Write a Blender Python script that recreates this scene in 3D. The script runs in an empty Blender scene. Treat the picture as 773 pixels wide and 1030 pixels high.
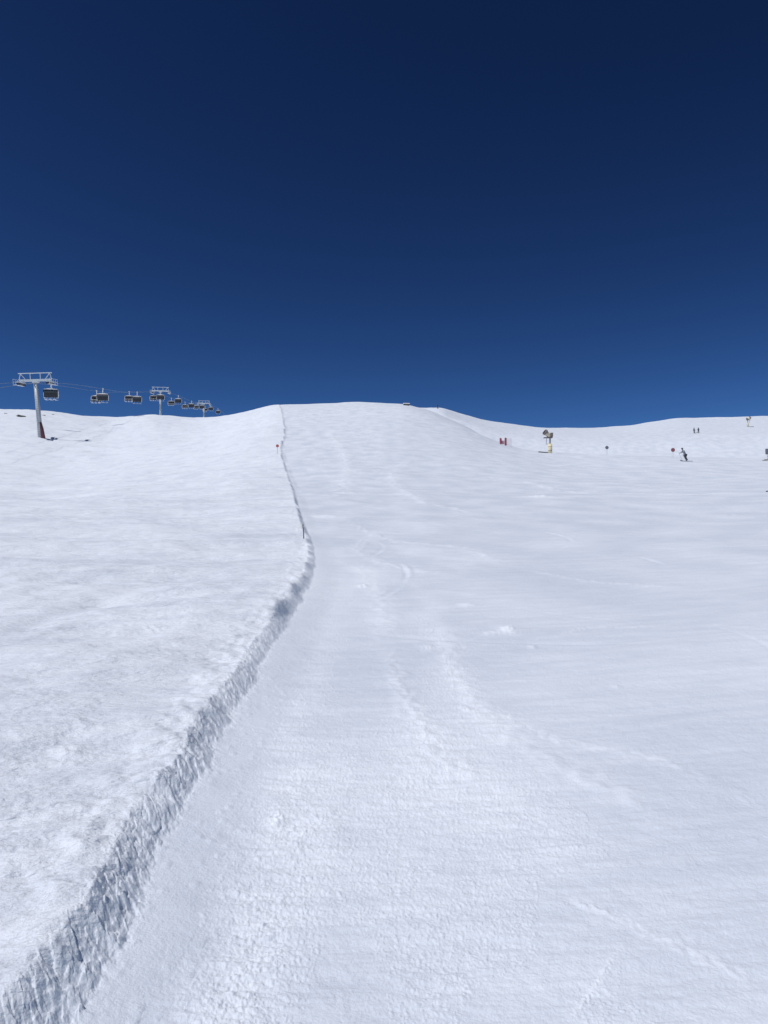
import bpy, bmesh, math, random
import numpy as np
from mathutils import Vector, Matrix
random.seed(7)
R = math.radians
scene = bpy.context.scene
C = scene.collection

# ------------------------------------------------------------------ camera
F_PX, CX, CY = 763.0, 386.5, 515.0
PITCH = R(4.0)
EYE = 1.6
cam_d = bpy.data.cameras.new('camera')
cam_d.sensor_fit = 'VERTICAL'
cam_d.angle = 2*math.atan(515.0/F_PX)
cam_d.clip_start = 0.05
cam_d.clip_end = 5000
cam = bpy.data.objects.new('camera', cam_d)
cam.location = (0, 0, EYE)
cam.rotation_euler = (R(90)+PITCH, 0, 0)
C.objects.link(cam)
scene.camera = cam

# ------------------------------------------------------------------ light
SUN_AZ, SUN_EL = R(-122), R(59)        # azimuth measured from +Y (view) towards +X
sun_dir = Vector((math.sin(SUN_AZ)*math.cos(SUN_EL), math.cos(SUN_AZ)*math.cos(SUN_EL), math.sin(SUN_EL)))
w = bpy.data.worlds.new('World'); scene.world = w; w.use_nodes = True
nt = w.node_tree
bg = nt.nodes['Background']
sky = nt.nodes.new('ShaderNodeTexSky')
sky.sky_type = 'NISHITA'; sky.sun_disc = False
sky.sun_elevation = SUN_EL
sky.sun_rotation = SUN_AZ
sky.altitude = 3000; sky.air_density = 1.0; sky.dust_density = 0.0; sky.ozone_density = 3.0
gm = nt.nodes.new('ShaderNodeGamma'); gm.inputs[1].default_value = 2.0
ti = nt.nodes.new('ShaderNodeMix'); ti.data_type = 'RGBA'; ti.blend_type = 'MULTIPLY'; ti.inputs[0].default_value = 1
ti.inputs[7].default_value = (0.352, 0.368, 0.357, 1)      # thin, very dry high-altitude air: darker and bluer than the model's
nt.links.new(sky.outputs[0], ti.inputs[6]); nt.links.new(ti.outputs[2], gm.inputs[0]); nt.links.new(gm.outputs[0], bg.inputs[0])
bg.inputs[1].default_value = 0.1
sl = bpy.data.lights.new('sun', 'SUN')
sl.energy = 3.2; sl.angle = R(0.53); sl.color = (1.0, 0.985, 0.96)
so = bpy.data.objects.new('sun', sl); C.objects.link(so)
so.rotation_euler = sun_dir.to_track_quat('Z', 'Y').to_euler()
scene.view_settings.view_transform = 'Standard'
scene.view_settings.look = 'None'
scene.view_settings.exposure = 0.0
scene.view_settings.gamma = 1.0
scene.render.engine = 'CYCLES'

# ------------------------------------------------------------------ helpers
def pix_dir(u, v):
    dx = u-CX; dz = -(v-CY)
    y = F_PX*math.cos(PITCH) - dz*math.sin(PITCH)
    z = F_PX*math.sin(PITCH) + dz*math.cos(PITCH)
    return dx, y, z
def pix_az(u, v=450):
    dx, y, z = pix_dir(u, v); return math.atan2(dx, y)
def pix_z(u, v, r):
    dx, y, z = pix_dir(u, v); return EYE + r*z/math.hypot(dx, y)

def pchip(x, y, xq):
    x = np.asarray(x, float); y = np.asarray(y, float)
    h = np.diff(x); d = np.diff(y)/h
    m = np.zeros_like(y)
    ok = d[:-1]*d[1:] > 0
    w1 = 2*h[1:]+h[:-1]; w2 = h[1:]+2*h[:-1]
    with np.errstate(divide='ignore', invalid='ignore'):
        mm = (w1+w2)/(w1/d[:-1]+w2/d[1:])
    m[1:-1] = np.where(ok, mm, 0)
    m[0] = d[0]; m[-1] = d[-1]
    i = np.clip(np.searchsorted(x, xq)-1, 0, len(x)-2)
    t = (xq-x[i])/h[i]
    t2 = t*t; t3 = t2*t
    return ((2*t3-3*t2+1)*y[i] + (t3-2*t2+t)*h[i]*m[i] + (-2*t3+3*t2)*y[i+1] + (t3-t2)*h[i]*m[i+1])

def hash2(ix, iy, seed):
    n = (ix.astype(np.int64)*374761393 + iy.astype(np.int64)*668265263 + seed*1442695041) & 0xffffffff
    n = ((n ^ (n >> 13))*1274126177) & 0xffffffff
    n = ((n ^ (n >> 16))*2246822519) & 0xffffffff
    n = n ^ (n >> 13)
    return (n & 0xffffff).astype(np.float32)/np.float32(0xffffff)*2-1
def noise(x, y, seed=0):
    xi = np.floor(x); yi = np.floor(y)
    fx = (x-xi).astype(np.float32); fy = (y-yi).astype(np.float32)
    xi = xi.astype(np.int64); yi = yi.astype(np.int64)
    sx = fx*fx*fx*(fx*(fx*6-15)+10); sy = fy*fy*fy*(fy*(fy*6-15)+10)
    def g(ox, oy):
        a = hash2(xi+ox, yi+oy, seed)*np.float32(math.pi)
        return np.cos(a)*(fx-ox) + np.sin(a)*(fy-oy)
    a = g(0, 0); b = g(1, 0); c = g(0, 1); d = g(1, 1)
    return (a+(b-a)*sx + ((c+(d-c)*sx)-(a+(b-a)*sx))*sy)*1.5
def worley(x, y, seed=0, tilt=0.0):
    """distance to the nearest random point, a random value of that cell, and a random tilt inside it"""
    xi = np.floor(x).astype(np.int64); yi = np.floor(y).astype(np.int64)
    best = np.full(x.shape, 9.0, np.float32); val = np.zeros_like(best); til = np.zeros_like(best)
    for ox in (-1, 0, 1):
        for oy in (-1, 0, 1):
            cx = xi+ox; cy = yi+oy
            px = cx+0.5+0.42*hash2(cx, cy, seed)-x; py = cy+0.5+0.42*hash2(cx, cy, seed+1)-y
            d = px*px+py*py
            m = d < best
            h = hash2(cx, cy, seed+2); a = h*7.1
            best = np.where(m, d, best); val = np.where(m, h, val)
            til = np.where(m, px*np.cos(a)+py*np.sin(a), til)
    return np.sqrt(best), val, til
def smooth(a, b, x):
    t = np.clip((x-a)/(b-a), 0, 1); return t*t*(3-2*t)

# ------------------------------------------------------------------ terrain
# columns of the slope: heights measured along bearings from the viewpoint of the survey
# each: bearing (px column), [(range, sight row)...] ; knots share their order
COLS = [
 # u,   r25, r60, r100,  crest(r,row),  past(r,row), valley(r,dz), far mid (r,row),  far ridge (r,row)
 (-420, 523, 486, 462, (215, 416), (250, 418), (300, -8), (360, 430), (420, 432)),
 (-120, 525, 497, 476, (222, 414), (255, 416), (305, -7), (360, 430), (420, 432)),
 (0,    525, 498, 478, (225, 413.5), (258, 416), (310, -6), (360, 430), (420, 432)),
 (45,   525, 498, 478.5, (228, 414.5), (258, 417), (310, -5), (360, 430), (420, 431)),
 (100,  525, 495, 474, (232, 421), (262, 422.5), (310, -4), (360, 429), (420, 430)),
 (157,  524, 491, 466, (236, 418.5), (262, 420.5), (310, -4), (360, 428), (420, 429)),
 (210,  523, 486, 458, (222, 421.5), (255, 423), (310, -4), (360, 428), (420, 428)),
 (250,  521, 481, 450, (205, 415), (240, 417.5), (300, -6), (360, 426), (420, 427)),
 (285,  520, 479, 447, (190, 408.7), (222, 411), (290, -6), (360, 424), (420, 426)),
 (345,  520, 479, 446, (186, 406.8), (218, 409), (280, -6), (350, 424), (400, 425)),
 (402,  521, 480, 447, (182, 408.0), (212, 410.5), (262, -6), (320, 418), (380, 412.5)),
 (425,  521, 481, 449, (176, 412.5), (202, 415), (236, -3.5), (290, 418), (350, 411.0)),
 (450,  522, 482, 451, (168, 421.5), (190, 424.5), (215, -1.5), (260, 419), (330, 412.8)),
 (500,  524, 484, 458, (140, 444), (160, 446.5), (180, -0.6), (250, 433), (335, 425.0)),
 (530,  525, 485, 462, (128, 452.5), (148, 454.5), (168, -0.5), (250, 437), (345, 429.5)),
 (580,  526, 487, 466, (122, 457), (142, 458.8), (162, -0.5), (250, 440), (370, 431.3)),
 (630,  527, 488, 467, (120, 459), (140, 460.6), (160, -0.5), (250, 440), (400, 429.5)),
 (688,  527, 488, 467, (116, 460.5), (136, 462), (160, -0.5), (250, 438), (420, 421.8)),
 (780,  526, 486, 466.5, (116, 460.5), (136, 462), (160, -0.3), (255, 436), (425, 419.5)),
 (900,  524, 484, 464, (120, 458), (140, 459), (165, -0.2), (260, 433), (430, 416)),
 (1150, 523, 482, 460, (130, 452), (150, 453), (175, 0), (260, 430), (430, 414)),
]
def column_knots(c):
    u = c[0]
    rs = [0, 8, 25, 60, 100, c[4][0], c[5][0], c[6][0], c[7][0]]
    (m_, mr), (f_, fr_) = c[7], c[8]
    mids = [(m_+(f_-m_)*q, mr+(fr_-mr)*(1-(1-q)**1.7)) for q in (.3, .6, .85)]
    rs += [q[0] for q in mids]+[c[8][0], c[8][0]+40, 900]
    z = [0, 0.97, pix_z(u, c[1], 25), pix_z(u, c[2], 60), pix_z(u, c[3], 100), pix_z(u, c[4][1], c[4][0]), pix_z(u, c[5][1], c[5][0])]
    z.append(z[-1]+c[6][1])
    z.append(pix_z(u, c[7][1], c[7][0])); z += [pix_z(u, b_, a_) for a_, b_ in mids]; z.append(pix_z(u, c[8][1], c[8][0]))
    z.append(z[-1]-1.0); z.append(z[-1]-60)
    return rs, z
KAZ = np.array([pix_az(c[0]) for c in COLS])
KR = np.array([column_knots(c)[0] for c in COLS], float)
KZ = np.array([column_knots(c)[1] for c in COLS], float)
def base_profile(az, r):
    """height of the smooth hillside along one bearing"""
    azc = min(max(az, KAZ[0]), KAZ[-1])
    rs = [pchip(KAZ, KR[:, k], azc) for k in range(KR.shape[1])]
    zs = [pchip(KAZ, KZ[:, k], azc) for k in range(KR.shape[1])]
    z = pchip(rs, zs, r)
    # far outside the view the slope turns into a plain fall line plane
    over = abs(az)-abs(azc)
    wgt = smooth(0.0, R(38), over)
    plane = 0.1213*r*math.cos(az)
    return z*(1-wgt) + plane*wgt

def sight_to_world(u, v):
    """where a sight line meets the smooth hillside"""
    dx, y, z = pix_dir(u, v); az = math.atan2(dx, y); te = z/math.hypot(dx, y)
    r = np.exp(np.linspace(math.log(1.0), math.log(700), 6000))
    g = base_profile(az, r); s = EYE+r*te
    i = int(np.argmax(s <= g))
    if i == 0: i = len(r)-1
    return r[i]*math.sin(az), r[i]*math.cos(az)

# cut edge between the wild snow and the groomed run
edge_px = [(66, 1035), (89, 1000), (131, 920), (153, 876), (170, 842), (193, 795), (222, 740), (249, 696), (276, 648), (298, 614), (311, 590), (316.5, 573), (316.5, 558), (313, 545), (307, 530),
           (301.5, 512), (297.5, 498), (293.5, 484), (289, 472), (284.8, 459), (284.3, 452), (287.3, 443), (287.7, 432), (285.8, 420), (284.2, 412)]   # foot of the cut
EDGE = np.array([sight_to_world(*p) for p in edge_px])
d0 = EDGE[0]-EDGE[1]; d0 /= np.linalg.norm(d0)
EDGE = np.vstack([EDGE[0]+d0*9, EDGE[0]+d0*3, EDGE])
d1 = EDGE[-1]-EDGE[-2]; d1 /= np.linalg.norm(d1)
EDGE = np.vstack([EDGE, EDGE[-1]+d1*60])
EDGE_LEN = np.concatenate([[0], np.cumsum(np.linalg.norm(np.diff(EDGE, axis=0), axis=1))])
_s = np.linspace(0, EDGE_LEN[-1], 900)
_s = EDGE_LEN[-1]*(np.linspace(0, 1, 900)**2.2)
ED = np.stack([pchip(EDGE_LEN, EDGE[:, 0], _s), pchip(EDGE_LEN, EDGE[:, 1], _s)], 1)
# the edge as x of y (it runs up the hill all the way)
o = np.argsort(ED[:, 1]); EY = ED[o, 1]; EX = ED[o, 0]

az_d = np.linspace(R(-33), R(33), 1180)
az_l = np.linspace(R(-180), R(-33), 60)[:-1]
az_r = np.linspace(R(33), R(180), 60)[1:-1]
AZ = np.concatenate([az_l, az_d, az_r])
r_a = np.array([0.12, 0.3, 0.5, 0.8, 1.1])
r_b = 1/np.linspace(1/1.3, 1/12.0, 1050)
r_c = np.exp(np.linspace(math.log(12.0), math.log(560), 620))[1:]
RR = np.concatenate([r_a, r_b, r_c, [620, 700, 800, 900]])
NA, NR = len(AZ), len(RR)
Z = np.zeros((NA, NR), np.float64)
for i, a in enumerate(AZ):
    Z[i] = base_profile(a, RR)
X = (np.sin(AZ)[:, None]*RR[None, :]).astype(np.float32)
Y = (np.cos(AZ)[:, None]*RR[None, :]).astype(np.float32)
RG = np.broadcast_to(RR[None, :], Z.shape)

ex = np.interp(Y, EY, EX)
slope = np.interp(Y, EY, np.gradient(EX, EY))
D = (X-ex)/np.sqrt(1+slope**2)                    # signed distance from the cut edge, + on the groomed side
wig = 0.05*noise(Y*1.7, X*0.3, 5) + 0.045*noise(Y*5.5, X*1.5, 6) + 0.02*noise(Y*16, X*4, 7)
D = D + np.interp(RG, [0, 8, 14, 30, 80, 200], [0.125, 0.135, 0.12, 0.14, 0.24, 0.4])
Dw = D + 0.5*wig*np.clip(1.2-RG/40, 0.25, 1)
left = 1-smooth(-0.05, 0.12, Dw)
infront = smooth(-6, -2, Y)

def lod(lam):      # fade a wavelength out where the sheet cannot carry it
    return np.clip((lam - RG*0.0022)/(RG*0.004+1e-6), 0, 1)
def ridge(n): return 1-np.abs(n)*2

wallH = np.interp(RG, [0, 8, 14, 30, 80, 200], [0.088, 0.092, 0.084, 0.085, 0.11, 0.17])
wallW = np.interp(RG, [0, 8, 14, 30, 80, 200], [0.14, 0.15, 0.13, 0.15, 0.26, 0.42])
prof = 1-smooth(0.0, 1.0, Dw/wallW)
prof = 0.25*prof + 0.75*np.clip(1-Dw/wallW, 0, 1)
apron = 0.028*(1-smooth(wallW*0.8, wallW+0.42, Dw))
fadeout = smooth(420, 200, RG) if False else 1-smooth(190, 230, RG)
Z += (wallH*prof + apron*1.0)*fadeout*infront
# left of the edge the wild snow lies back slowly to the hillside level
Z -= (wallH+0.03)*smooth(2.0, 26, -Dw)*fadeout*infront*0.8

# wild snow: wind and ski scored streaks
th = R(24)
def rot(a): return X*math.cos(a)-Y*math.sin(a), X*math.sin(a)+Y*math.cos(a)   # second = along (sin a, cos a)
wx = 0.5*noise(X*0.25, Y*0.25, 11); wy = 0.5*noise(X*0.25, Y*0.25, 12)
xa, ya = rot(R(28)); xa = xa+wx*0.9
L = np.zeros_like(Z)
for lam, st, amp, sd, an in ((0.022, 2.5, .0010, 20, 10), (0.045, 3, .0021, 21, 8), (0.095, 4, .0043, 22, 4), (0.2, 4, .0095, 23, 8), (0.45, 3.5, .030, 24, 12), (1.0, 3.2, .085, 25, 28), (2.4, 2.6, .16, 26, 40), (6, 2.5, .24, 27, 58)):
    xb, yb = rot(R(60+an*0.4)); xb = xb+wx*0.8+wy*.3
    n = noise(xb/lam, yb/(lam*st), sd)
    sc = np.clip(RG/(lam*14), 0.15, 1) if lam > 0.3 else 1
    if lam < .5: sc = sc*np.clip(0.55+1.6*noise(X/1.6, Y/2.2, 29), .15, 1.3)
    L += amp*n*lod(lam)*sc
    if lam in (0.2, 1.0): L += 0.5*amp*ridge(noise(xb/lam*0.8+9, yb/(lam*st*1.6), sd+40))*lod(lam)*sc
for lam, amp, sd in ((0.02, .0013, 30), (0.035, .0022, 31), (0.08, .0034, 32), (0.3, .010, 33), (0.8, .02, 34), (2.0, .03, 35), (5.0, 0.08, 36)):
    patch = np.clip(0.5+1.2*noise(X/1.3, Y/1.3, 37), 0, 1) if lam < .2 else 1
    L += amp*noise(X/lam, Y/lam, sd)*lod(lam)*patch*np.clip(RG/(lam*8), .2, 1)
crestclods = np.exp(-((Dw+0.12)/0.16)**2)
L += crestclods*(0.012*noise(X/0.09, Y/0.09, 41)+0.022*noise(X/0.22, Y/0.22, 42)*np.clip(RG/2.5, .5, 1))*np.clip(1.3-RG/30, 0, 1)
# long swales fanning down from the bend of the edge
pA = np.array(sight_to_world(0, 735)); pB = np.array(sight_to_world(300, 585)); ang = math.atan2(*(pB-pA))
xs_, ys_ = rot(ang)
L += 0.034*noise(xs_/0.38, ys_/7, 45)*smooth(2.5, 4.5, RG)*(1-smooth(9, 16, RG))*smooth(.15, .8, -Dw) + .018*noise(xs_/0.9+5, ys_/9, 46)*smooth(2, 4, RG)*(1-smooth(9, 18, RG))
L *= left

# wall: blocky broken face
Wm = np.exp(-((Dw-wallW*0.5)/(wallW*0.62))**4)
xw, yw = rot(R(-25)); xv, yv = rot(R(42))
near = (Wm > 0.01) & (RG < 22) & (Y > -1)
blk = np.zeros_like(Z)
sz = np.clip(RG[near]/5, 1, 3)
for (ca, cb, amp, sd, ang) in ((0.040, 0.11, .0038, 51, -40), (0.022, 0.055, .0028, 56, -30), (0.04, 0.09, .0030, 59, 38), (0.014, 0.02, .0014, 62, 0)):
    xq, yq = rot(R(ang)); xq = xq[near]; yq = yq[near]
    xq = xq + .02*noise(xq*9, yq*9, sd+5)
    f1, v, tl = worley(xq/ca, yq/cb, sd)
    blk[near] += amp*(0.9*v + 1.5*tl)*np.clip((ca*1.3-RG[near]*0.0022)/(RG[near]*.003), 0, 1)
blk += 0.006*noise(X/0.16, Y/0.2, 54) + 0.0045*noise(X/0.05, Y/0.07, 57) + 0.0028*noise(X/0.02, Y/0.028, 58)*lod(.02)
W = Wm*blk*np.clip(1.5-RG/12, 0.0, 1)
# apron: smooth with a few lumps
Am = np.exp(-((Dw-wallW-0.15)/0.2)**4)
ap = 0.006*noise(X/0.2, Y/0.3, 56)
na = (Am > 0.02) & (RG < 14) & (Y > -1)
f1, v, tl = worley(X[na]/0.05, Y[na]/0.06, 71)
ap[na] += np.where(v > 0.5, 0.006*np.clip(1-f1*1.9, 0, 1)*v, 0)
W += Am*ap*np.clip(1.4-RG/9, 0, 1)

# groomed run: crumbs near the cut, then firm snow with faint swinging tracks
G = np.zeros_like(Z)
crumb = np.exp(-((Dw-wallW-0.42-0.1*noise(X*.8, Y*1.1, 68))/0.20)**2)*(0.75+0.6*noise(X/.3, Y/.5, 69))
rough = np.clip(0.16 + 0.8*noise(X/0.9+4, Y/2.6, 61) + 0.6*noise(X/0.35, Y/0.8, 62), 0, 1)*(1-0.9*smooth(0.7, 1.9, D-0.12*RG))
rough = np.clip(rough + 1.0*crumb*np.clip(1.6-RG/8, 0, 1), 0, 1.6)
for lam, amp, sd in ((0.014, .0011, 63), (0.03, .0012, 64), (0.09, .0020, 65)):
    G += amp*noise(X/lam, Y/lam, sd)*lod(lam)*(0.15+0.8*rough)
ng = (rough > 0.12) & (RG < 9) & (Y > 0) & (Dw > 0.1) & (np.abs(X) < 5)
for cs, amp, sd, thr in ((0.010, .0021, 74, -.1), (0.016, .0027, 76, .2), (0.026, .0042, 79, .85)):
    f1, v, tl = worley(X[ng]/cs, Y[ng]/cs, sd)
    G[ng] += np.where(v > thr+0.7-0.8*rough[ng], amp*np.sqrt(np.clip(1-(f1*1.9)**2, 0, 1))*(0.5+0.5*v), 0)*np.clip((cs*1.6-RG[ng]*.0022)/(RG[ng]*.002), 0, 1)
hz = smooth(0.35, 1.3, Y/ (np.abs(X)+0.5))
for lam, st, amp, sd in ((0.014, 3, .0022, 59), (0.026, 3.5, .0034, 60), (0.055, 3.5, .0050, 66), (0.12, 4, .0052, 67), (0.35, 3, .010, 68), (1.0, 2.2, .016, 69), (3.0, 2, .04, 70), (9, 2, .12, 71)):
    a = R(84) if lam < 1 else R(60)
    xb, yb = rot(a)
    G += amp*noise(xb/lam, yb/(lam*st), sd)*lod(lam)*(np.clip(RG/(lam*14), .15, 1) if lam > .3 else 0.6+0.6*rough)
# arcs left by turning skis
def track(cx, cy, rad, a0, a1, depth, width):
    dd = np.hypot(X-cx, Y-cy); an = np.arctan2(Y-cy, X-cx)
    m = (an > a0) & (an < a1)
    soft = smooth(a0, a0+0.15, an)*(1-smooth(a1-0.15, a1, an))
    t = (dd-rad)/width
    return np.where(m, (-depth*np.exp(-t*t)+0.6*depth*np.exp(-((t-1.8)/0.9)**2))*soft, 0)
rt = random.Random(5)
T = np.zeros_like(Z)
for k in range(90):
    dist = math.exp(rt.uniform(math.log(5.5), math.log(80)))
    cxk = rt.uniform(-0.15, 0.55)*dist + rt.choice([-1, 1])*rt.uniform(3, 9)
    rad = rt.uniform(4, 11)
    a0 = rt.uniform(-2.8, 1.5)
    T += track(cxk, dist, rad, a0, a0+rt.uniform(0.5, 1.4), 0.0032+0.0006*dist, 0.02+0.0020*dist)
def line_track(p, q, depth, width):
    px, py = sight_to_world(*p); qx, qy = sight_to_world(*q)
    L2 = (qx-px)**2+(qy-py)**2
    t = ((X-px)*(qx-px)+(Y-py)*(qy-py))/L2
    d = ((X-px)*(qy-py)-(Y-py)*(qx-px))/math.sqrt(L2)
    m = smooth(-.05, .1, t)*(1-smooth(.9, 1.05, t))
    return (-depth*np.exp(-(d/width)**2)+depth*0.7*np.exp(-((d-1.6*width)/width)**2))*m
T += line_track((566, 1035), (634, 945), 0.006, 0.013)
T += line_track((560, 905), (770, 985), 0.004, 0.013)
T += line_track((455, 800), (640, 860), 0.003, 0.015)
T += line_track((520, 720), (690, 760), 0.003, 0.02)
T += line_track((640, 900), (760, 850), 0.0035, 0.012)
right = smooth(0.25, 0.6, Dw)
T *= np.clip(0.35+1.5*noise(X/1.6, Y/1.6, 94), 0, 1)
def band(px, width, height):
    """a swept ridge of loose snow thrown up along a turn"""
    P = np.array([sight_to_world(*p) for p in px]); L_ = np.arange(len(P)); q = np.linspace(0, len(P)-1, 60)
    P = np.stack([pchip(L_, P[:, 0], q), pchip(L_, P[:, 1], q)], 1)
    lo = P.min(0)-6*width; hi = P.max(0)+6*width
    m = (X > lo[0]) & (X < hi[0]) & (Y > lo[1]) & (Y < hi[1])
    xm, ym = X[m], Y[m]; best = np.full(xm.shape, 1e9); tt = np.zeros(xm.shape)
    for k in range(len(P)-1):
        d = P[k+1]-P[k]; t = np.clip(((xm-P[k, 0])*d[0]+(ym-P[k, 1])*d[1])/(d@d), 0, 1)
        dd = (xm-P[k, 0]-t*d[0])**2+(ym-P[k, 1]-t*d[1])**2
        c = dd < best; best = np.where(c, dd, best); tt = np.where(c, (k+t)/(len(P)-1), tt)
    e = smooth(0, .2, tt)*(1-smooth(.8, 1, tt))
    w_ = width*(0.7+0.8*np.abs(noise(xm/width/2, ym/width/3, 99)))
    out = np.zeros_like(Z); out[m] = np.exp(-best/w_**2)*e
    return out
SW = np.zeros_like(Z)
for px, wd, hh in (([(390, 640), (402, 690), (425, 730), (450, 765), (500, 800)], .09, .012), ([(440, 610), (452, 660), (480, 710), (540, 760), (620, 800), (700, 850)], .12, .010), ([(360, 560), (385, 610), (388, 650)], .15, .010),
                   ([(395, 530), (360, 552), (400, 570), (470, 582)], .18, .018), ([(530, 572), (600, 585), (690, 592)], .10, .012), ([(340, 520), (400, 545), (470, 552), (520, 575)], .22, .02),
                   ([(470, 700), (560, 745), (660, 765), (740, 800)], .07, .006), ([(560, 900), (620, 925), (700, 960), (765, 990)], .035, .005), ([(572, 1030), (600, 990), (630, 948)], .013, .004), ([(420, 455), (395, 480), (430, 505), (500, 520)], .5, .05),
                   ([(520, 480), (560, 492), (640, 497), (772, 497)], .6, .06), ([(330, 430), (350, 470), (330, 510)], .6, .06), ([(560, 640), (600, 632), (690, 630)], .06, .008)):
    b_ = band(px, wd, hh); G = G + hh*b_*(0.6+0.8*noise(X/(wd*.8), Y/(wd*.8), 100)); SW = np.maximum(SW, b_)
G = (G+T)*right*np.clip(smooth(-0.3, 1.0, Y)+0.3, 0, 1)
# loose heaps of thrown snow
def heap(u, v, sx, sy, h, sd):
    px, py = sight_to_world(u, v)
    q = ((X-px)/sx)**2+((Y-py)/sy)**2
    return h*np.exp(-q)*(1+0.6*noise(X/(sx*0.5), Y/(sx*0.5), sd))*(q < 9)
HEAPS = [(512, 634, .085, .16, .035), (497, 637, .11, .09, .016), (538, 634, .16, .05, .008), (280, 827, .045, .06, .016), (470, 716, .03, .04, .01), (536, 652, .03, .05, .014), (470, 608, .1, .1, .018), (366, 590, .08, .12, .025),
         (158, 585, .14, .18, .03), (68, 773, .1, .07, .02), (155, 645, .1, .1, .02), (432, 652, .06, .1, .012), (620, 692, .03, .04, .01), (545, 500, .7, .5, .10), (350, 497, .5, .5, .07), (330, 520, .5, .5, .05)]
H = np.zeros_like(Z)
for k, h in enumerate(HEAPS): H += heap(*h, 80+k)
# broad undulation everywhere beyond the foreground
U = 0.20*noise(X/14, Y/14, 90)*smooth(15, 60, RG) + 0.35*noise(X/38, Y/38, 91)*smooth(40, 120, RG)
U += 0.06*noise(X/5, Y/5, 92)*smooth(6, 25, RG)
Z += (L + W + G + H + U)*infront
Z0 = float(Z[:, :3].mean())
streak = noise(rot(R(64))[0]/0.22+wx*2, rot(R(64))[1]/2.4, 95)+0.6*noise(rot(R(62))[0]/0.08, rot(R(62))[1]/0.9, 96)+0.7*noise(rot(R(70))[0]/2.2, rot(R(70))[1]/9, 97)
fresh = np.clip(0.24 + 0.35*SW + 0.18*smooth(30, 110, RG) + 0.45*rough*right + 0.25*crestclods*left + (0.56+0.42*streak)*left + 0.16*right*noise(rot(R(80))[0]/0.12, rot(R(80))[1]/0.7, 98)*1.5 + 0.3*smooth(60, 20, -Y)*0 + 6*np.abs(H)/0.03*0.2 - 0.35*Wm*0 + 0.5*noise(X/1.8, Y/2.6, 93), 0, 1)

verts = np.empty((NA*NR+1, 3), np.float32)
verts[:-1, 0] = X.ravel(); verts[:-1, 1] = Y.ravel(); verts[:-1, 2] = Z.ravel()
verts[-1] = (0, 0, float(Z[:, 0].mean()))
ii = np.arange(NA)[:, None]; jj = np.arange(NR-1)[None, :]
i2 = (ii+1) % NA
quads = np.stack([ii*NR+jj, ii*NR+jj+1, i2*NR+jj+1, i2*NR+jj], -1).reshape(-1, 4)[:, ::-1]
tris = np.stack([np.full(NA, NA*NR), i2[:, 0]*NR, ii[:, 0]*NR], -1)
me = bpy.data.meshes.new('ground')
nq, ntr = len(quads), len(tris)
me.vertices.add(len(verts)); me.vertices.foreach_set('co', verts.ravel())
me.loops.add(nq*4+ntr*3); me.loops.foreach_set('vertex_index', np.concatenate([quads.ravel(), tris.ravel()]).astype(np.int32))
me.polygons.add(nq+ntr)
me.polygons.foreach_set('loop_start', np.concatenate([np.arange(nq)*4, nq*4+np.arange(ntr)*3]).astype(np.int32))
me.polygons.foreach_set('use_smooth', np.ones(nq+ntr, bool))
me.update(calc_edges=True)
at = me.attributes.new('fresh', 'FLOAT', 'POINT')
at.data.foreach_set('value', np.append(fresh.ravel(), .5).astype(np.float32))
at = me.attributes.new('wild', 'FLOAT', 'POINT')
at.data.foreach_set('value', np.append(left.ravel(), .5).astype(np.float32))
ground = bpy.data.objects.new('ground', me); C.objects.link(ground)
ground['kind'] = 'structure'

# make sure faces look up
if me.polygons[nq//2].normal.z < 0: me.flip_normals()

ZI = Z.copy()
def gz(x, y):
    """height of the finished snow at x, y"""
    a = math.atan2(x, y); r = math.hypot(x, y)
    i = int(np.clip(np.searchsorted(AZ, a)-1, 0, NA-2)); j = int(np.clip(np.searchsorted(RR, r)-1, 0, NR-2))
    ta = (a-AZ[i])/(AZ[i+1]-AZ[i]); tr = (r-RR[j])/(RR[j+1]-RR[j])
    return float((ZI[i, j]*(1-tr)+ZI[i, j+1]*tr)*(1-ta) + (ZI[i+1, j]*(1-tr)+ZI[i+1, j+1]*tr)*ta)
def world_at(u, depth):
    """plan position on bearing u at a depth along +Y"""
    dx, y, z = pix_dir(u, 430)
    return dx/y*depth, depth

# ------------------------------------------------------------------ materials
def mat(name, col, rough=0.6, metal=0.0, vary=0.12, scale=6.0, bump=0.0):
    m = bpy.data.materials.new(name); m.use_nodes = True
    n = m.node_tree.nodes; l = m.node_tree.links
    p = n['Principled BSDF']; p.inputs['Roughness'].default_value = rough; p.inputs['Metallic'].default_value = metal
    tc = n.new('ShaderNodeTexCoord'); nz = n.new('ShaderNodeTexNoise'); nz.inputs['Scale'].default_value = scale; nz.inputs['Detail'].default_value = 5
    l.new(tc.outputs['Object'], nz.inputs['Vector'])
    rp = n.new('ShaderNodeValToRGB')
    rp.color_ramp.elements[0].position = 0.3; rp.color_ramp.elements[1].position = 0.7
    rp.color_ramp.elements[0].color = [c*(1-vary) for c in col]+[1]; rp.color_ramp.elements[1].color = [min(1, c*(1+vary)) for c in col]+[1]
    l.new(nz.outputs['Fac'], rp.inputs['Fac']); l.new(rp.outputs['Color'], p.inputs['Base Color'])
    if bump:
        b = n.new('ShaderNodeBump'); b.inputs['Strength'].default_value = bump; l.new(nz.outputs['Fac'], b.inputs['Height']); l.new(b.outputs[0], p.inputs['Normal'])
    return m
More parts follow.
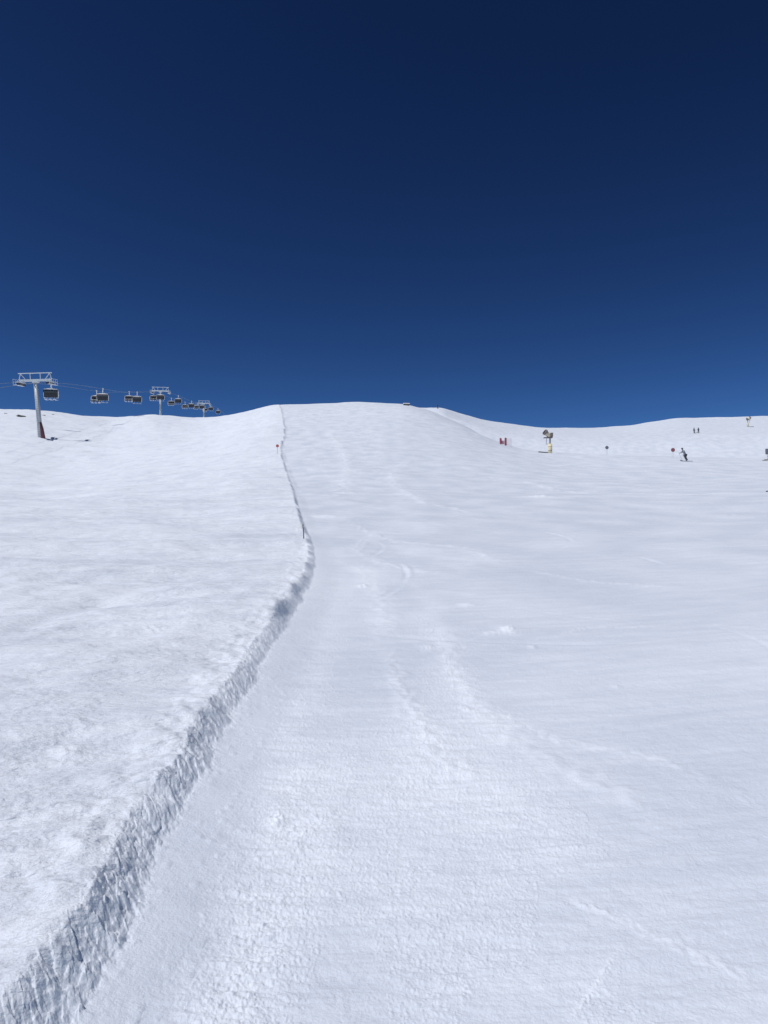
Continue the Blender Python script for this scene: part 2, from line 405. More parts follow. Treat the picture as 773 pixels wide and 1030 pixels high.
def snow_mat():
    m = bpy.data.materials.new('snow'); m.use_nodes = True
    n = m.node_tree.nodes; l = m.node_tree.links
    p = n['Principled BSDF']; p.inputs['Roughness'].default_value = 0.62
    p.inputs['Specular IOR Level'].default_value = 0.35
    geo = n.new('ShaderNodeNewGeometry')
    fr = n.new('ShaderNodeAttribute'); fr.attribute_name = 'fresh'
    wl = n.new('ShaderNodeAttribute'); wl.attribute_name = 'wild'
    def nz(scale, det, rough=0.6, vec=None):
        t = n.new('ShaderNodeTexNoise'); t.inputs['Scale'].default_value = scale; t.inputs['Detail'].default_value = det; t.inputs['Roughness'].default_value = rough
        l.new(vec or geo.outputs['Position'], t.inputs['Vector']); return t
    def mth(op, a, b=None, c=None):
        t = n.new('ShaderNodeMath'); t.operation = op
        for k, v in enumerate((a, b, c)):
            if v is None: continue
            if isinstance(v, (int, float)): t.inputs[k].default_value = v
            else: l.new(v, t.inputs[k])
        return t.outputs[0]
    # packed snow is a little greyer, fresh thrown snow whiter
    pat = nz(2.2, 6, 0.65)
    f = mth('ADD', mth('MULTIPLY', fr.outputs['Fac'], 0.65), mth('MULTIPLY', pat.outputs['Fac'], 0.5))
    mx = n.new('ShaderNodeMix'); mx.data_type = 'RGBA'
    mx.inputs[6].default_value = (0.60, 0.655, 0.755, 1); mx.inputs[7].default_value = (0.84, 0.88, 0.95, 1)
    l.new(f, mx.inputs[0]); l.new(mx.outputs[2], p.inputs['Base Color'])
    # stretched streaks on the far parts, where the sheet's own relief runs out
    mp = n.new('ShaderNodeMapping'); mp.vector_type = 'TEXTURE'; mp.inputs['Rotation'].default_value = (0, 0, R(28)); mp.inputs['Scale'].default_value = (2.8, 1, 1)
    l.new(geo.outputs['Position'], mp.inputs['Vector'])
    g1 = nz(90, 4, 0.6); g2 = nz(22, 5, 0.65); s1 = nz(5, 6, 0.65, mp.outputs[0]); s2 = nz(1.1, 6, 0.6, mp.outputs[0])
    h = mth('ADD', mth('MULTIPLY', g1.outputs['Fac'], 0.004), mth('MULTIPLY', g2.outputs['Fac'], 0.009))
    wi = mth('MULTIPLY_ADD', wl.outputs['Fac'], 0.85, 0.15)
    h = mth('ADD', h, mth('MULTIPLY', mth('MULTIPLY', mth('SUBTRACT', s1.outputs['Fac'], 0.5), 0.085), wi))
    h = mth('ADD', h, mth('MULTIPLY', mth('MULTIPLY', mth('SUBTRACT', s2.outputs['Fac'], 0.5), 0.28), wi))
    b = n.new('ShaderNodeBump'); b.inputs['Distance'].default_value = 1.0; b.inputs['Strength'].default_value = 0.8
    l.new(h, b.inputs['Height']); l.new(b.outputs[0], p.inputs['Normal'])
    return m
M_SNOW = snow_mat(); me.materials.append(M_SNOW)
M = dict(
 galv=mat('galvanised_steel', (0.42, 0.44, 0.46), 0.5, 0.3),
 galvlight=mat('pale_painted_steel', (0.72, 0.74, 0.76), 0.45, 0.1),
 dark=mat('charcoal_plastic', (0.03, 0.032, 0.038), 0.55),
 rubber=mat('black_rubber', (0.022, 0.022, 0.024), 0.7),
 white=mat('white_lacquer', (0.84, 0.82, 0.82), 0.4, vary=.03),
 red=mat('red_fabric', (0.40, 0.09, 0.12), 0.75),
 maroon=mat('dark_maroon_padding', (0.17, 0.06, 0.075), 0.8),
 disc=mat('faded_red_disc', (0.30, 0.10, 0.11), 0.7),
 orange=mat('orange_red_plastic', (0.50, 0.12, 0.11), 0.6),
 yellow=mat('yellow_padding', (0.76, 0.66, 0.42), 0.7),
 cream=mat('cream_padding', (0.70, 0.62, 0.45), 0.7),
 brown=mat('brown_grey_metal', (0.20, 0.16, 0.16), 0.6),
 net=mat('pale_pink_netting', (0.66, 0.42, 0.48), 0.8),
 wood=mat('dark_bamboo', (0.09, 0.075, 0.06), 0.7),
 rock=mat('dark_rock', (0.10, 0.09, 0.085), 0.9, vary=.4, bump=.6),
 navy=mat('navy_ski_clothing', (0.045, 0.055, 0.09), 0.8),
 greycloth=mat('grey_ski_clothing', (0.26, 0.27, 0.31), 0.8),
 blackcloth=mat('black_ski_trousers', (0.07, 0.07, 0.085), 0.8),
 skin=mat('skin', (0.55, 0.33, 0.24), 0.6, vary=.04),
 helmet=mat('dark_helmet', (0.05, 0.05, 0.055), 0.3),
 cable=mat('steel_cable', (0.30, 0.33, 0.38), 0.5, 0.3),
 sign=mat('grey_board', (0.16, 0.17, 0.20), 0.7),
 bubble=mat('smoked_bubble', (0.05, 0.055, 0.07), 0.25),
)

# ------------------------------------------------------------------ mesh builders
def tube(bm, pts, r, n=8, r1=None, cap=True):
    pts = [Vector(p) for p in pts]; rings = []
    for k, p in enumerate(pts):
        t = (pts[min(k+1, len(pts)-1)]-pts[max(k-1, 0)]).normalized()
        a = t.cross(Vector((0, 0, 1)))
        if a.length < 1e-3: a = t.cross(Vector((0, 1, 0)))
        a.normalize(); b = t.cross(a)
        rad = r if r1 is None else r+(r1-r)*k/(len(pts)-1)
        rings.append([bm.verts.new(p+(a*math.cos(2*math.pi*i/n)+b*math.sin(2*math.pi*i/n))*rad) for i in range(n)])
    for k in range(len(rings)-1):
        for i in range(n):
            bm.faces.new((rings[k][i], rings[k][(i+1) % n], rings[k+1][(i+1) % n], rings[k+1][i]))
    if cap:
        bm.faces.new(rings[0][::-1]); bm.faces.new(rings[-1])
def box(bm, c, s, rot=None, bev=0.0):
    v = bmesh.ops.create_cube(bm, size=1)['verts']
    mt = Matrix.Translation(c) @ (rot.to_4x4() if rot else Matrix()) @ Matrix.Diagonal((s[0], s[1], s[2], 1))
    bmesh.ops.transform(bm, matrix=mt, verts=v)
    if bev:
        e = list({e for q in v for e in q.link_edges})
        bmesh.ops.bevel(bm, geom=e, offset=bev, segments=2, affect='EDGES')
def extrude_profile(bm, prof, x0, x1, thick):
    """a bent sheet: prof is a list of (y, z), given a thickness, extruded along x"""
    pr = [Vector((0, a, b)) for a, b in prof]; sides = []
    for k, p in enumerate(pr):
        t = (pr[min(k+1, len(pr)-1)]-pr[max(k-1, 0)]).normalized()
        nrm = Vector((0, -t.z, t.y))
        sides.append((p+nrm*thick/2, p-nrm*thick/2))
    loop = [a for a, b in sides]+[b for a, b in reversed(sides)]
    A = [bm.verts.new((x0, q.y, q.z)) for q in loop]; B = [bm.verts.new((x1, q.y, q.z)) for q in loop]
    n = len(loop)
    for i in range(n): bm.faces.new((A[i], A[(i+1) % n], B[(i+1) % n], B[i]))
    m = len(sides)
    for k in range(m-1):
        bm.faces.new((A[k], A[n-1-k], A[n-2-k], A[k+1])); bm.faces.new((B[k], B[k+1], B[n-2-k], B[n-1-k]))
def mk(name, bm, material, parent=None, smooth_=False):
    bmesh.ops.recalc_face_normals(bm, faces=bm.faces)
    d = bpy.data.meshes.new(name); bm.to_mesh(d); bm.free(); d.materials.append(material)
    if smooth_: d.polygons.foreach_set('use_smooth', [True]*len(d.polygons))
    ob = bpy.data.objects.new(name, d); C.objects.link(ob)
    if parent: ob.parent = parent
    return ob
def tag(ob, label, cat, group=None):
    ob['label'] = label; ob['category'] = cat
    if group: ob['group'] = group
    return ob
def thing(name, label, cat, loc, rz=0, group=None):
    e = bpy.data.objects.new(name, None); C.objects.link(e); e.location = loc; e.rotation_euler = (0, 0, rz)
    e.empty_display_size = 0.5
    return tag(e, label, cat, group)
def dup(root, loc, rot_euler, label):
    r = root.copy(); C.objects.link(r); r.location = loc; r.rotation_euler = rot_euler; r['label'] = label
    def rec(o, par):
        for ch in list(o.children):
            if ch.users_collection and ch.parent == o:
                c = ch.copy(); C.objects.link(c); c.parent = par; rec(ch, c)
    kids = [c for c in root.children]
    for ch in kids:
        c = ch.copy(); C.objects.link(c); c.parent = r
        for g in list(ch.children):
            d = g.copy(); C.objects.link(d); d.parent = c
    return r
def B(): return bmesh.new()

# ------------------------------------------------------------------ chairlift
def lift_x(y, off): return -65.2-0.119*(y-140)+off
LIFT_RZ = math.atan2(0.119, 1)        # the line leans to the left as it climbs
HALF = 2.6
def row_z(u, v, depth):
    dx, y, z = pix_dir(u, v); return EYE+depth*z/y
RZ1 = row_z(36, 385.0, 140); RZ2 = row_z(159, 394.5, 270); RZ3 = row_z(205, 406.5, 400)
knY = [8, 75, 140, 205, 270, 335, 400, 470, 560]
knZ = [RZ1-30, RZ1-18.2, RZ1, (RZ1+RZ2)/2-0.9, RZ2, (RZ2+RZ3)/2-0.9, RZ3, RZ3+10.5, RZ3+18]
def rope_z(y): return float(pchip(knY, knZ, np.array([float(y)]))[0])
for off, lab in ((-HALF, 'left steel haul rope strung between the three chairlift pylons'), (HALF, 'right steel haul rope strung between the three chairlift pylons')):
    bm = B(); tube(bm, [(lift_x(y, off), y, rope_z(y)) for y in np.arange(8, 561, 4.0)], 0.030, 6)
    tag(mk('haul_rope', bm, M['cable']), lab, 'cable', 'haul ropes of the chairlift')

def make_pylon(h_mast):
    """origin at the rope height in the middle, mast hangs down from it"""
    t = thing('lift_pylon', '', 'lift pylon', (0, 0, 0), 0, 'pylons of the chairlift')
    bm = B(); tube(bm, [(0, 0, -h_mast), (0, 0, -h_mast*0.5), (0, 0, 0.1)], 0.50, 20, 0.33); mk('mast', bm, M['galv'], t, True)
    bm = B(); box(bm, (0, 0, 0.45), (2*HALF+0.5, 0.42, 0.42), bev=.03)
    box(bm, (0, 0, 0.15), (1.1, .9, .3), bev=.03)
    mk('crossarm', bm, M['galvlight'], t)
    # upper gantry for servicing
    bm = B()
    for s in (-1, 1):
        tube(bm, [(s*1.8, 0, .66), (s*2.6, 0, 1.75)], .07); tube(bm, [(s*2.95, 0, .5), (s*2.6, 0, 1.75)], .07)
        tube(bm, [(s*0.9, 0, .66), (s*.9, 0, 1.72)], .07)
    box(bm, (0, 0, 1.78), (6.0, .2, .16))
    mk('gantry', bm, M['galvlight'], t)
    for s in (-1, 1):
        bm = B()
        box(bm, (s*HALF, 0, .10), (.20, 4.6, .22), bev=.02); box(bm, (s*HALF, 0, .3), (.3, .6, .3))
        sh = mk('sheave_train', bm, M['galvlight'], t)
        for k in range(8):
            bm = B(); y = -2.1+k*.6
            tube(bm, [(s*HALF-.07, y, -.20), (s*HALF+.07, y, -.20)], .21, 14)
            mk('sheave', bm, M['rubber'], sh)
        bm = B()
        xx = s*(HALF+.42)
        box(bm, (xx, 0, -.42), (.45, 4.8, .06))
        for zz in (.1, .62): tube(bm, [(xx+s*.2, -2.4, zz), (xx+s*.2, 2.4, zz)], .03, 6)
        for k in range(5): tube(bm, [(xx+s*.2, -2.4+1.2*k, -.42), (xx+s*.2, -2.4+1.2*k, .62)], .03, 6)
        tube(bm, [(xx-s*.5, -1.5, .3), (xx, -1.5, -.4)], .04, 6); tube(bm, [(xx-s*.5, 1.5, .3), (xx, 1.5, -.4)], .04, 6)
        mk('catwalk', bm, M['galvlight'], t)
    bm = B()
    for s in (-.22, .22): tube(bm, [(s, -.75, -h_mast+.5), (s, -.55, .1)], .03, 6)
    for k in range(int((h_mast-1)/.33)):
        z = -h_mast+.7+k*.33; y = -.75+.2*(z+h_mast)/h_mast
        tube(bm, [(-.22, y, z), (.22, y, z)], .018, 5)
    mk('ladder', bm, M['galvlight'], t)
    return t
def pylon_place(t, y, lean, label):
    t.location = (lift_x(y, 0), y, rope_z(y)); t.rotation_euler = lean; t['label'] = label
zg = [gz(lift_x(y, 0), y) for y in (140, 270, 400)]
hm = [rope_z(y)-z for y, z in zip((140, 270, 400), zg)]
print('pylon heights', hm)
p1 = make_pylon(hm[0]+1.2)
pylon_place(p1, 140, (R(10), R(-3.5), LIFT_RZ), 'tallest and nearest grey lift pylon with a dark maroon pad at its foot')
# red padding wrapped round the foot
bm = B(); hb = -(hm[0])
for k in range(1):
    tube(bm, [(0.50, -.35, hb-.6), (0.42, -.35, hb+1.7), (0.30, -.32, hb+3.0)], .52, 14, .22)
mk('crash_pad', bm, M['maroon'], p1, True)
p2 = make_pylon(hm[1]+2.5); pylon_place(p2, 270, (R(9), 0, LIFT_RZ), 'middle lift pylon rising behind the left snow ridge')
p3 = make_pylon(hm[2]+3.5); pylon_place(p3, 400, (R(7), 0, LIFT_RZ), 'smallest and farthest lift pylon, right of the other two')

def make_chair():
    """origin at the rope grip, travel direction +Y, seats face +Y"""
    t = thing('chairlift_chair', '', 'lift chair', (0, 0, 0), 0, 'chairs hanging from the chairlift')
    bm = B(); box(bm, (0, 0, .06), (.22, .62, .26), bev=.03); tube(bm, [(-.2, .15, .05), (.2, .15, .05)], .09, 10); mk('grip', bm, M['galvlight'], t)
    bm = B(); tube(bm, [(0, 0, 0), (.0, -.05, -.4), (0, -.12, -.9), (0, -.1, -1.2)], .10, 10); mk('hanger', bm, M['white'], t)
    bm = B(); tube(bm, [(-1.5, .1, -3.2), (-1.55, -.15, -1.9), (-1.4, -.15, -1.4), (0, -.12, -1.2), (1.4, -.15, -1.4), (1.55, -.15, -1.9), (1.5, .1, -3.2)], .07, 8); mk('frame', bm, M['white'], t)
    seat_prof = [(.62, -2.85), (.4, -2.98), (.1, -3.0)]
    back_prof = [(.04, -2.96), (-.08, -2.5), (-.18, -1.95)]
    for k in range(6):
        x0 = -1.45+k*.485
        bm = B(); extrude_profile(bm, seat_prof, x0, x0+.455, .12); mk('seat', bm, M['dark'], t)
        bm = B(); extrude_profile(bm, back_prof, x0, x0+.455, .09); mk('backrest', bm, M['dark'], t)
    bm = B(); pr = []
    for k in range(9):
        a = R(195-k*17); pr.append((.05+.62*math.cos(a), -2.05+.62*math.sin(a)))
    extrude_profile(bm, pr, -1.5, 1.5, .04); mk('bubble_hood', bm, M['bubble'], t)
    bm = B(); box(bm, (0, -.15, -1.42), (2.9, .55, .16), bev=.05); mk('hood_rim', bm, M['white'], t)
    bm = B()
    for s in (-1.48, 1.48): tube(bm, [(s, -.1, -2.3), (s, .45, -2.55)], .035, 6)
    tube(bm, [(-1.48, .45, -2.55), (1.48, .45, -2.55)], .035, 6)
    bar = mk('safety_bar', bm, M['galvlight'], t)
    for k in range(3):
        bm = B(); x = -.98+k*.98
        tube(bm, [(x, .45, -2.55), (x, .66, -3.2), (x, .60, -3.55)], .03, 6); tube(bm, [(x-.34, .60, -3.55), (x+.34, .60, -3.55)], .06, 6)
        mk('footrest', bm, M['white'], bar)
    t.scale = (.87, .87, .90)
    return t
chair0 = make_chair()
up = [(141, 'large dark lift chair hanging close beside the nearest pylon'),
      (179, 'lift chair on the right rope, left half way gap, second up from nearest pylon'),
      (218, 'lift chair on the right rope just before the middle pylon, pale footrest showing'),
      (256, 'lift chair under the right sheaves of the middle pylon'),
      (295, 'lift chair on the right rope, first one past the middle pylon'),
      (333, 'lift chair on the right rope, second one past the middle pylon'),
      (371, 'lift chair on the right rope, last one before the farthest pylon'),
      (410, 'lift chair on the right rope, first one past the farthest pylon'),
      (449, 'farthest lift chair of the right rope, low over the ridge')]
dn = [(157, 'lift chair on the left rope, hidden behind the large chair beside the nearest pylon'),
      (193, 'lift chair on the left rope, second up from nearest pylon, left of its pair'),
      (231, 'lift chair on the left rope, third up, left of the pair before the middle pylon'),
      (271, 'lift chair under the left sheaves of the middle pylon'),
      (310, 'lift chair on the left rope, first one past the middle pylon'),
      (349, 'lift chair on the left rope, second one past the middle pylon'),
      (388, 'lift chair on the left rope, last one before the farthest pylon'),
      (427, 'lift chair on the left rope, just past the farthest pylon')]
up[1] = (179, 'lift chair on the right rope, right one of the pair after the nearest pylon')
dn[1] = (193, 'lift chair on the left rope, left one of the pair after the nearest pylon')
dn[2] = (231, 'lift chair on the left rope, left one of the pair before the middle pylon')
up[2] = (218, 'lift chair on the right rope, right one of the pair before the middle pylon')
chs = []
for k, (y, lab) in enumerate(up):
    loc = (lift_x(y, HALF), y, rope_z(y)); rot_ = (0, 0, LIFT_RZ)
    if k == 0: chair0.location = loc; chair0.rotation_euler = rot_; chair0['label'] = lab
    else: dup(chair0, loc, rot_, lab)
for y, lab in dn:
    dup(chair0, (lift_x(y, -HALF), y, rope_z(y)), (0, 0, LIFT_RZ+math.pi), lab)

# ------------------------------------------------------------------ snow guns
def snow_gun(x, y, s, rz, pad, label):
    t = thing('snow_gun', label, 'snow gun', (x, y, gz(x, y)), rz, 'snow guns beside the run')
    t.scale = (s, s, s)
    bm = B(); tube(bm, [(0, 0, -.3), (0, 0, 1.45)], .30, 20); p = mk('padding', bm, pad, t, True)
    bm = B()
    for z in (.35, .95): tube(bm, [(0, 0, z), (0, 0, z+.06)], .312, 20)
    mk('strap', bm, M['brown'], p)
    bm = B(); tube(bm, [(0, 0, 1.4), (0, 0, 2.35)], .10, 12); mk('post', bm, M['brown'], t, True)
    bm = B(); tube(bm, [(-.62, 0, 1.35), (-.5, 0, 2.35)], .045, 8); tube(bm, [(-.62, 0, 1.4), (0, 0, 1.5)], .04, 8); mk('ladder', bm, M['galv'], t)
    bm = B()
    box(bm, (-.30, 0, 2.40), (1.35, .5, .12), bev=.02)
    tube(bm, [(0, -.35, 2.4), (0, -.35, 2.95)], .06, 8); tube(bm, [(0, .35, 2.4), (0, .35, 2.95)], .06, 8)
    mk('platform', bm, M['brown'], t)
    bm = B(); box(bm, (.28, 0, 2.85), (.34, .42, .62), bev=.03); mk('control_box', bm, M['brown'], t)
    # barrel, tilted up to the left
    ax = Vector((-.80, -.25, .55)).normalized(); c0 = Vector((-.1, 0, 2.75))
    bm = B(); pts = [c0-ax*.30+ax*q for q in (0, .25, .6, 1.0)]
    tube(bm, pts[:2], .36, 22, .43); mk('intake', bm, M['brown'], t, True)
    bm = B(); tube(bm, pts[1:], .40, 22, .33); bar = mk('barrel', bm, M['cream'], t, True)
    bm = B(); tube(bm, [c0+ax*.71, c0+ax*.98], .45, 22); mk('nozzle_ring', bm, M['brown'], bar, True)
    bm = B(); tube(bm, [c0+ax*.98, c0+ax*1.0], .30, 18); mk('fan', bm, M['rubber'], bar)
    # gun's cast shadow, added as a dark strip lying on the snow
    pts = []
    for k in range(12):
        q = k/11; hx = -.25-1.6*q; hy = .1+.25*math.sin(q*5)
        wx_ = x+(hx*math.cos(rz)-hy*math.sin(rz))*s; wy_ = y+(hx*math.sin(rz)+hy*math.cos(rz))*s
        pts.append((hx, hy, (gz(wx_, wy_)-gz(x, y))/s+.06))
    bm = B(); tube(bm, pts, .09, 8); mk('shadow_strip', bm, M['rubber'], t, True)
    return t
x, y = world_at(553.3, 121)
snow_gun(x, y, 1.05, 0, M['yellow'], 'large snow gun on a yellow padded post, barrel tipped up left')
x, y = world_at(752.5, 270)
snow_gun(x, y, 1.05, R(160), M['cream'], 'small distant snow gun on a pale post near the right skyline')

# ------------------------------------------------------------------ piste markers
def marker(u, depth, col, label, h=1.75, d=.26):
    x, y = world_at(u, depth)
    t = thing('piste_marker', label, 'piste marker', (x, y, gz(x, y)), 0, 'round piste markers on thin poles')
    bm = B(); tube(bm, [(0, 0, -.3), (0, 0, h)], .022, 8); mk('pole', bm, M['net'] if col is M['orange'] else M['galv'], t)
    bm = B(); tube(bm, [(0, -.045, h-d*.6), (0, .0, h-d*.6)], d, 20); mk('disc', bm, col, t)
    return t
marker(279.5, 84, M['orange'], 'small red round marker left of the cut snow edge', 1.0, .17)
marker(610.3, 118, M['sign'], 'grey round marker on the crest right of the yellow snow gun', 1.35, .27)
marker(676.5, 112, M['disc'], 'dark red round marker just left of the skier', 1.35, .30)

# ------------------------------------------------------------------ red safety barrier
x, y = world_at(507.5, 132)
t = thing('safety_barrier', 'red safety mats and pale net on posts below the snowy shoulder', 'barrier', (x, y, gz(x, y)), R(8))
def lz(dx, dy): return gz(x+dx, y+dy)-gz(x, y)
for dx, hh in ((-.72, 1.15), (.18, 1.5)):
    bm = B(); tube(bm, [(dx, 0, lz(dx, 0)-.3), (dx, 0, lz(dx, 0)+hh)], .045, 8); p = mk('post', bm, M['red'], t)
    bm = B(); box(bm, (dx, -.12, lz(dx, 0)+hh*.5), (.36, .20, hh*.9), bev=.06); mk('mat', bm, M['red'], p)
bm = B(); box(bm, (-.27, 0, .5+lz(-.27, 0)), (.52, .03, .62)); mk('panel', bm, M['net'], t)
bm = B()
for k in range(5): tube(bm, [(.36, 0, .2+k*.26), (1.2, 0, .2+k*.24)], .014, 5)
for k in range(5): tube(bm, [(.36+k*.21, 0, .1), (.36+k*.21, 0, 1.2)], .014, 5)
mk('net', bm, M['net'], t)
bm = B(); tube(bm, [(1.2, 0, -.4), (1.2, 0, 1.35)], .03, 8); mk('post', bm, M['galv'], t)

# ------------------------------------------------------------------ right edge equipment
x, y = world_at(776, 96)
t = thing('equipment_board', 'dark grey board on a pale frame with runners at the right edge', 'board', (x, y, gz(x, y)), R(-4))
bm = B(); box(bm, (.05, 0, 1.18), (1.75, .16, .72), bev=.04); mk('board', bm, M['sign'], t)
bm = B(); tube(bm, [(-.62, 0, -.2), (-.62, 0, .85)], .05, 8); mk('leg', bm, M['cream'], t)
bm = B(); tube(bm, [(.62, 0, -.2), (.62, 0, .85)], .05, 8); mk('leg', bm, M['cream'], t)
bm = B(); tube(bm, [(-.62, 0, .55), (.62, 0, .55)], .035, 8); tube(bm, [(-.62, 0, .2), (.62, 0, .55)], .035, 8); mk('frame', bm, M['cream'], t)
for sy in (-.3, .3):
    bm = B(); extrude_profile(bm, [(-.1, 0), (.1, 0)], 0, 1, .05); bmesh.ops.transform(bm, matrix=Matrix.Translation((-1.1, sy, .10)) @ Matrix.Diagonal((2.0, 1, 1, 1)), verts=bm.verts)
    mk('runner', bm, M['brown'], t)
x, y = sight_to_world(775, 496.5)
bm = B(); tube(bm, [(-.22, 0, .0), (0, .01, .035), (.35, .0, .03), (.7, 0, 0)], .028, 8)  # thin dark strip, low on the snow
o_ = mk('dark_strip', bm, M['rubber'], None, True); o_.location = (x, y, gz(x, y)+.02); tag(o_, 'short dark strip lying flat on the snow at the right edge', 'pole')

# stake leaning in the cut edge
x, y = sight_to_world(306, 549); 
bm = B(); tube(bm, [(0, 0, -.15), (-.012, .02, .14), (-.035, .04, .31)], .013, 8, .008)
tube(bm, [(-.03, .035, .26), (-.005, .03, .31)], .004, 5)
o_ = mk('wooden_stake', bm, M['wood'], None, True); o_.location = (x, y, gz(x, y)); tag(o_, 'thin dark wooden stake stuck in the cut snow edge', 'stake')

# hut roof on the summit and rocks on the left ridge
def ridge_point(u, depth): return world_at(u, depth)
x, y = ridge_point(409, 186)
t = thing('summit_hut', 'tiny snow covered hut roof peeking over the summit', 'hut', (x, y, gz(x, y)-.35), R(6))
bm = B(); box(bm, (0, 0, .35), (1.3, 1.2, .7)); mk('wall', bm, M['wood'], t)
bm = B(); extrude_profile(bm, [(-.7, .62), (0, .88), (.7, .62)], -.8, .8, .12); mk('roof', bm, M['white'], t)
rk = random.Random(3)
def rock(u, v, s, label):
    x, y = sight_to_world(u, v)
    bm = B(); bmesh.ops.create_icosphere(bm, subdivisions=3, radius=1)
    ox = rk.uniform(0, 50)
    for vt in bm.verts:
        c = vt.co; k = 1+.35*math.sin(c.x*3.1+ox)*math.cos(c.y*2.7+ox*2)+.2*math.sin(c.z*6+c.x*5+ox)
        vt.co = Vector((c.x*s*k*1.6, c.y*s*k, c.z*s*k*.42))
    ob = mk('rock', bm, M['rock'], None); ob.location = (x, y, gz(x, y)+s*.02); ob.rotation_euler = (0, R(8), rk.uniform(-.3, .3))
    return tag(ob, label, 'rock', 'rocks showing through the snow')
rock(21.5, 418.5, .62, 'largest dark rock near the left skyline, left of the pylon')
rock(6, 415.5, .22, 'small rock right under the skyline at the left edge')
rock(44.5, 417.5, .24, 'small rock just right of the nearest pylon mast')
rock(53.5, 417.5, .2, 'small rock under the skyline below the large lift chair')

# ------------------------------------------------------------------ people
def skinned(name, verts, edges, material, parent=None, sub=2):
    d = bpy.data.meshes.new(name); d.from_pydata([v[:3] for v in verts], edges, [])
    ob = bpy.data.objects.new(name, d); C.objects.link(ob)
    m = ob.modifiers.new('skin', 'SKIN')
    for i, v in enumerate(verts):
        sv = d.skin_vertices[0].data[i]; r_ = v[3]; sv.radius = r_ if isinstance(r_, tuple) else (r_, r_)
        sv.use_root = (i == 0)
    s_ = ob.modifiers.new('sub', 'SUBSURF'); s_.levels = sub; s_.render_levels = sub
    d.materials.append(material)
    if parent: ob.parent = parent
    return ob
def person(x, y, rz, label, joints, cloth, trousers, group=None, skis=True, ski_len=1.7, lean=(0, 0), poles=True):
    t = thing('person', label, 'person', (x, y, gz(x, y)+.03), rz, group)
    J = joints
    names = ['pelvis', 'belly', 'chest', 'neck', 'head', 'crown', 'shl', 'ell', 'wrl', 'hdl', 'shr', 'elr', 'wrr', 'hdr', 'hpl', 'knl', 'anl', 'tol', 'hpr', 'knr', 'anr', 'tor']
    rad = dict(pelvis=(.17, .14), belly=(.15, .12), chest=(.18, .13), neck=.065, head=(.10, .11), crown=(.085, .09), shl=.085, ell=.062, wrl=.045, hdl=.05, shr=.085, elr=.062, wrr=.045, hdr=.05,
               hpl=.115, knl=.085, anl=.075, tol=.06, hpr=.115, knr=.085, anr=.075, tor=.06)
    vs = [tuple(J[n])+(rad[n],) for n in names]
    ix = {n: i for i, n in enumerate(names)}
    ed = [('pelvis', 'belly'), ('belly', 'chest'), ('chest', 'neck'), ('neck', 'head'), ('head', 'crown'), ('chest', 'shl'), ('shl', 'ell'), ('ell', 'wrl'), ('wrl', 'hdl'),
          ('chest', 'shr'), ('shr', 'elr'), ('elr', 'wrr'), ('wrr', 'hdr'), ('pelvis', 'hpl'), ('hpl', 'knl'), ('knl', 'anl'), ('anl', 'tol'), ('pelvis', 'hpr'), ('hpr', 'knr'), ('knr', 'anr'), ('anr', 'tor')]
    skinned('body', vs, [(ix[a], ix[b]) for a, b in ed], cloth, t)
    # helmet and goggles
    h = Vector(J['head']); c = Vector(J['crown'])
    bm = B(); bmesh.ops.create_uvsphere(bm, u_segments=16, v_segments=10, radius=.135)
    bmesh.ops.delete(bm, geom=[v for v in bm.verts if v.co.z < -.05], context='VERTS')
    bmesh.ops.transform(bm, matrix=Matrix.Translation((h+c)/2+Vector((0, .01, .02))), verts=bm.verts); mk('helmet', bm, M['helmet'], t, True)
    # trousers as a slightly wider shell over the legs
    lv = [tuple(J[n])+((.185, .155) if n == 'pelvis' else q,) for n, q in (('pelvis', .16), ('hpl', .13), ('knl', .10), ('anl', .095), ('hpr', .13), ('knr', .10), ('anr', .095))]
    skinned('trousers', lv, [(0, 1), (1, 2), (2, 3), (0, 4), (4, 5), (5, 6)], trousers, t)
    for s in ('l', 'r'):
        if skis:
            a = Vector(J['an'+s]); d_ = (Vector(J['to'+s])-a); d_.z = 0; d_.normalize()
            bm = B()
            base = Vector((a.x, a.y, 0.0)); pts = [(base+d_*q+Vector((0, 0, zz))) for q, zz in ((-.75, .015), (.6, .015), (.82, .05), (.92, .13))]
            sd = Vector((-d_.y, d_.x, 0))*.055
            prev = None
            for p in pts:
                q = [bm.verts.new(p+sd), bm.verts.new(p-sd), bm.verts.new(p-sd-Vector((0, 0, .02))), bm.verts.new(p+sd-Vector((0, 0, .02)))]
                if prev:
                    for i in range(4): bm.faces.new((prev[i], prev[(i+1) % 4], q[(i+1) % 4], q[i]))
                else: bm.faces.new(q)
                prev = q
            bm.faces.new(prev[::-1]); mk('ski', bm, M['rubber'], t)
        if poles:
            hnd = Vector(J['hd'+s]); tip = Vector(J['pt'+s])
            bm = B(); tube(bm, [hnd+(hnd-tip)*.12, tip], .014, 6); tube(bm, [tip+(hnd-tip)*.08, tip+(hnd-tip)*.09], .045, 8); mk('ski_pole', bm, M['galv'], t)
    return t
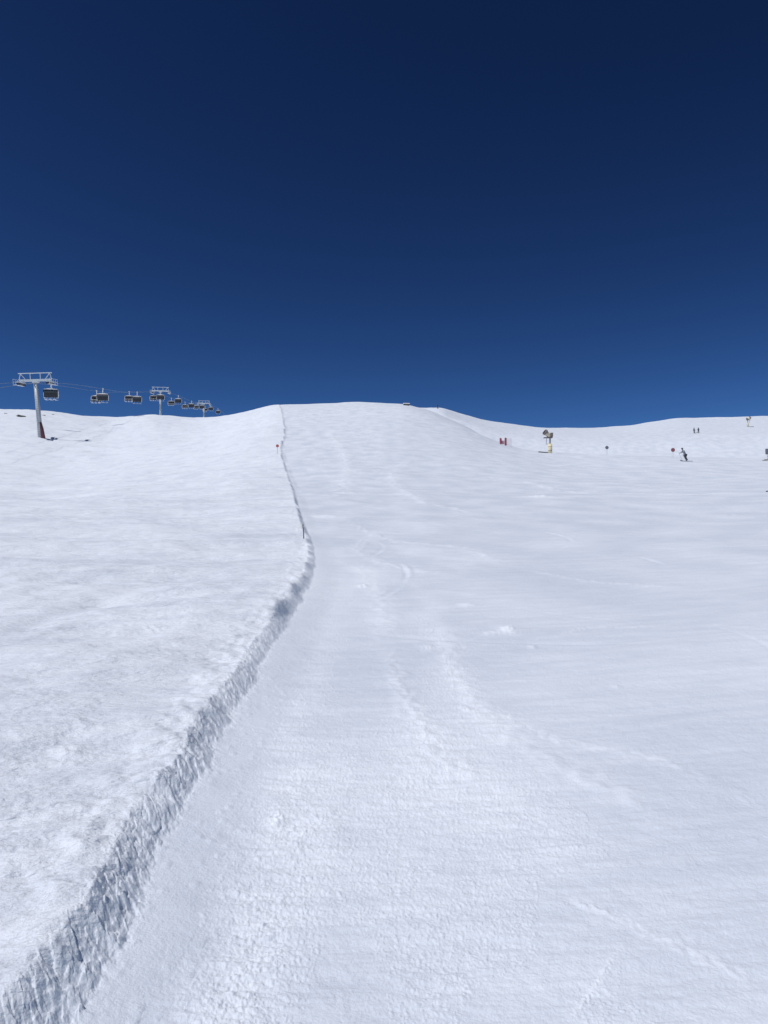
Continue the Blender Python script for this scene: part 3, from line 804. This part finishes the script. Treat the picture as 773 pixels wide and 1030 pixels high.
# skier leaning uphill-left with bent knees; local -X is the way of travel
skier = dict(pelvis=(.02, 0, .82), belly=(-.07, 0, 1.0), chest=(-.20, 0, 1.22), neck=(-.30, 0, 1.41), head=(-.35, 0, 1.52), crown=(-.38, 0, 1.63),
  shl=(-.22, -.19, 1.32), ell=(-.38, -.30, 1.10), wrl=(-.60, -.26, 1.06), hdl=(-.67, -.25, 1.06), shr=(-.24, .19, 1.32), elr=(-.38, .30, 1.12), wrr=(-.60, .27, 1.06), hdr=(-.67, .26, 1.06),
  hpl=(.05, -.11, .78), knl=(.02, -.13, .46), anl=(.24, -.13, .12), tol=(.06, -.13, .07), hpr=(.05, .11, .78), knr=(.08, .14, .46), anr=(.32, .13, .12), tor=(.14, .13, .07),
  ptl=(-.15, -.45, .05), ptr=(-.10, .48, .05))
x, y = world_at(688.5, 97)
person(x, y, R(8), 'skier in dark clothing leaning forward in a crouch beside the dark red marker', skier, M['greycloth'], M['blackcloth'])
stand = dict(pelvis=(0, 0, .93), belly=(0, .02, 1.1), chest=(0, .02, 1.33), neck=(0, .01, 1.5), head=(0, -.02, 1.60), crown=(0, -.02, 1.72),
  shl=(-.2, .01, 1.42), ell=(-.30, -.02, 1.14), wrl=(-.30, -.22, 1.0), hdl=(-.30, -.28, .99), shr=(.2, .01, 1.42), elr=(.30, -.02, 1.14), wrr=(.30, -.22, 1.0), hdr=(.30, -.28, .99),
  hpl=(-.11, 0, .9), knl=(-.13, -.05, .5), anl=(-.14, 0, .12), tol=(-.14, -.18, .07), hpr=(.11, 0, .9), knr=(.13, -.05, .5), anr=(.14, 0, .12), tor=(.14, -.18, .07),
  ptl=(-.42, -.30, .03), ptr=(.42, -.30, .03))
x, y = world_at(698.3, 245); person(x, y, R(30), 'left one of two distant skiers standing together on the far slope', stand, M['navy'], M['blackcloth'], 'two distant skiers')
x, y = world_at(702.7, 245); person(x, y, R(-40), 'right one of two distant skiers standing together on the far slope', stand, M['navy'], M['blackcloth'], 'two distant skiers')
x, y = world_at(440.5, 322); person(x, y, R(10), 'lone tiny skier under the skyline right of the summit', stand, M['navy'], M['blackcloth'])
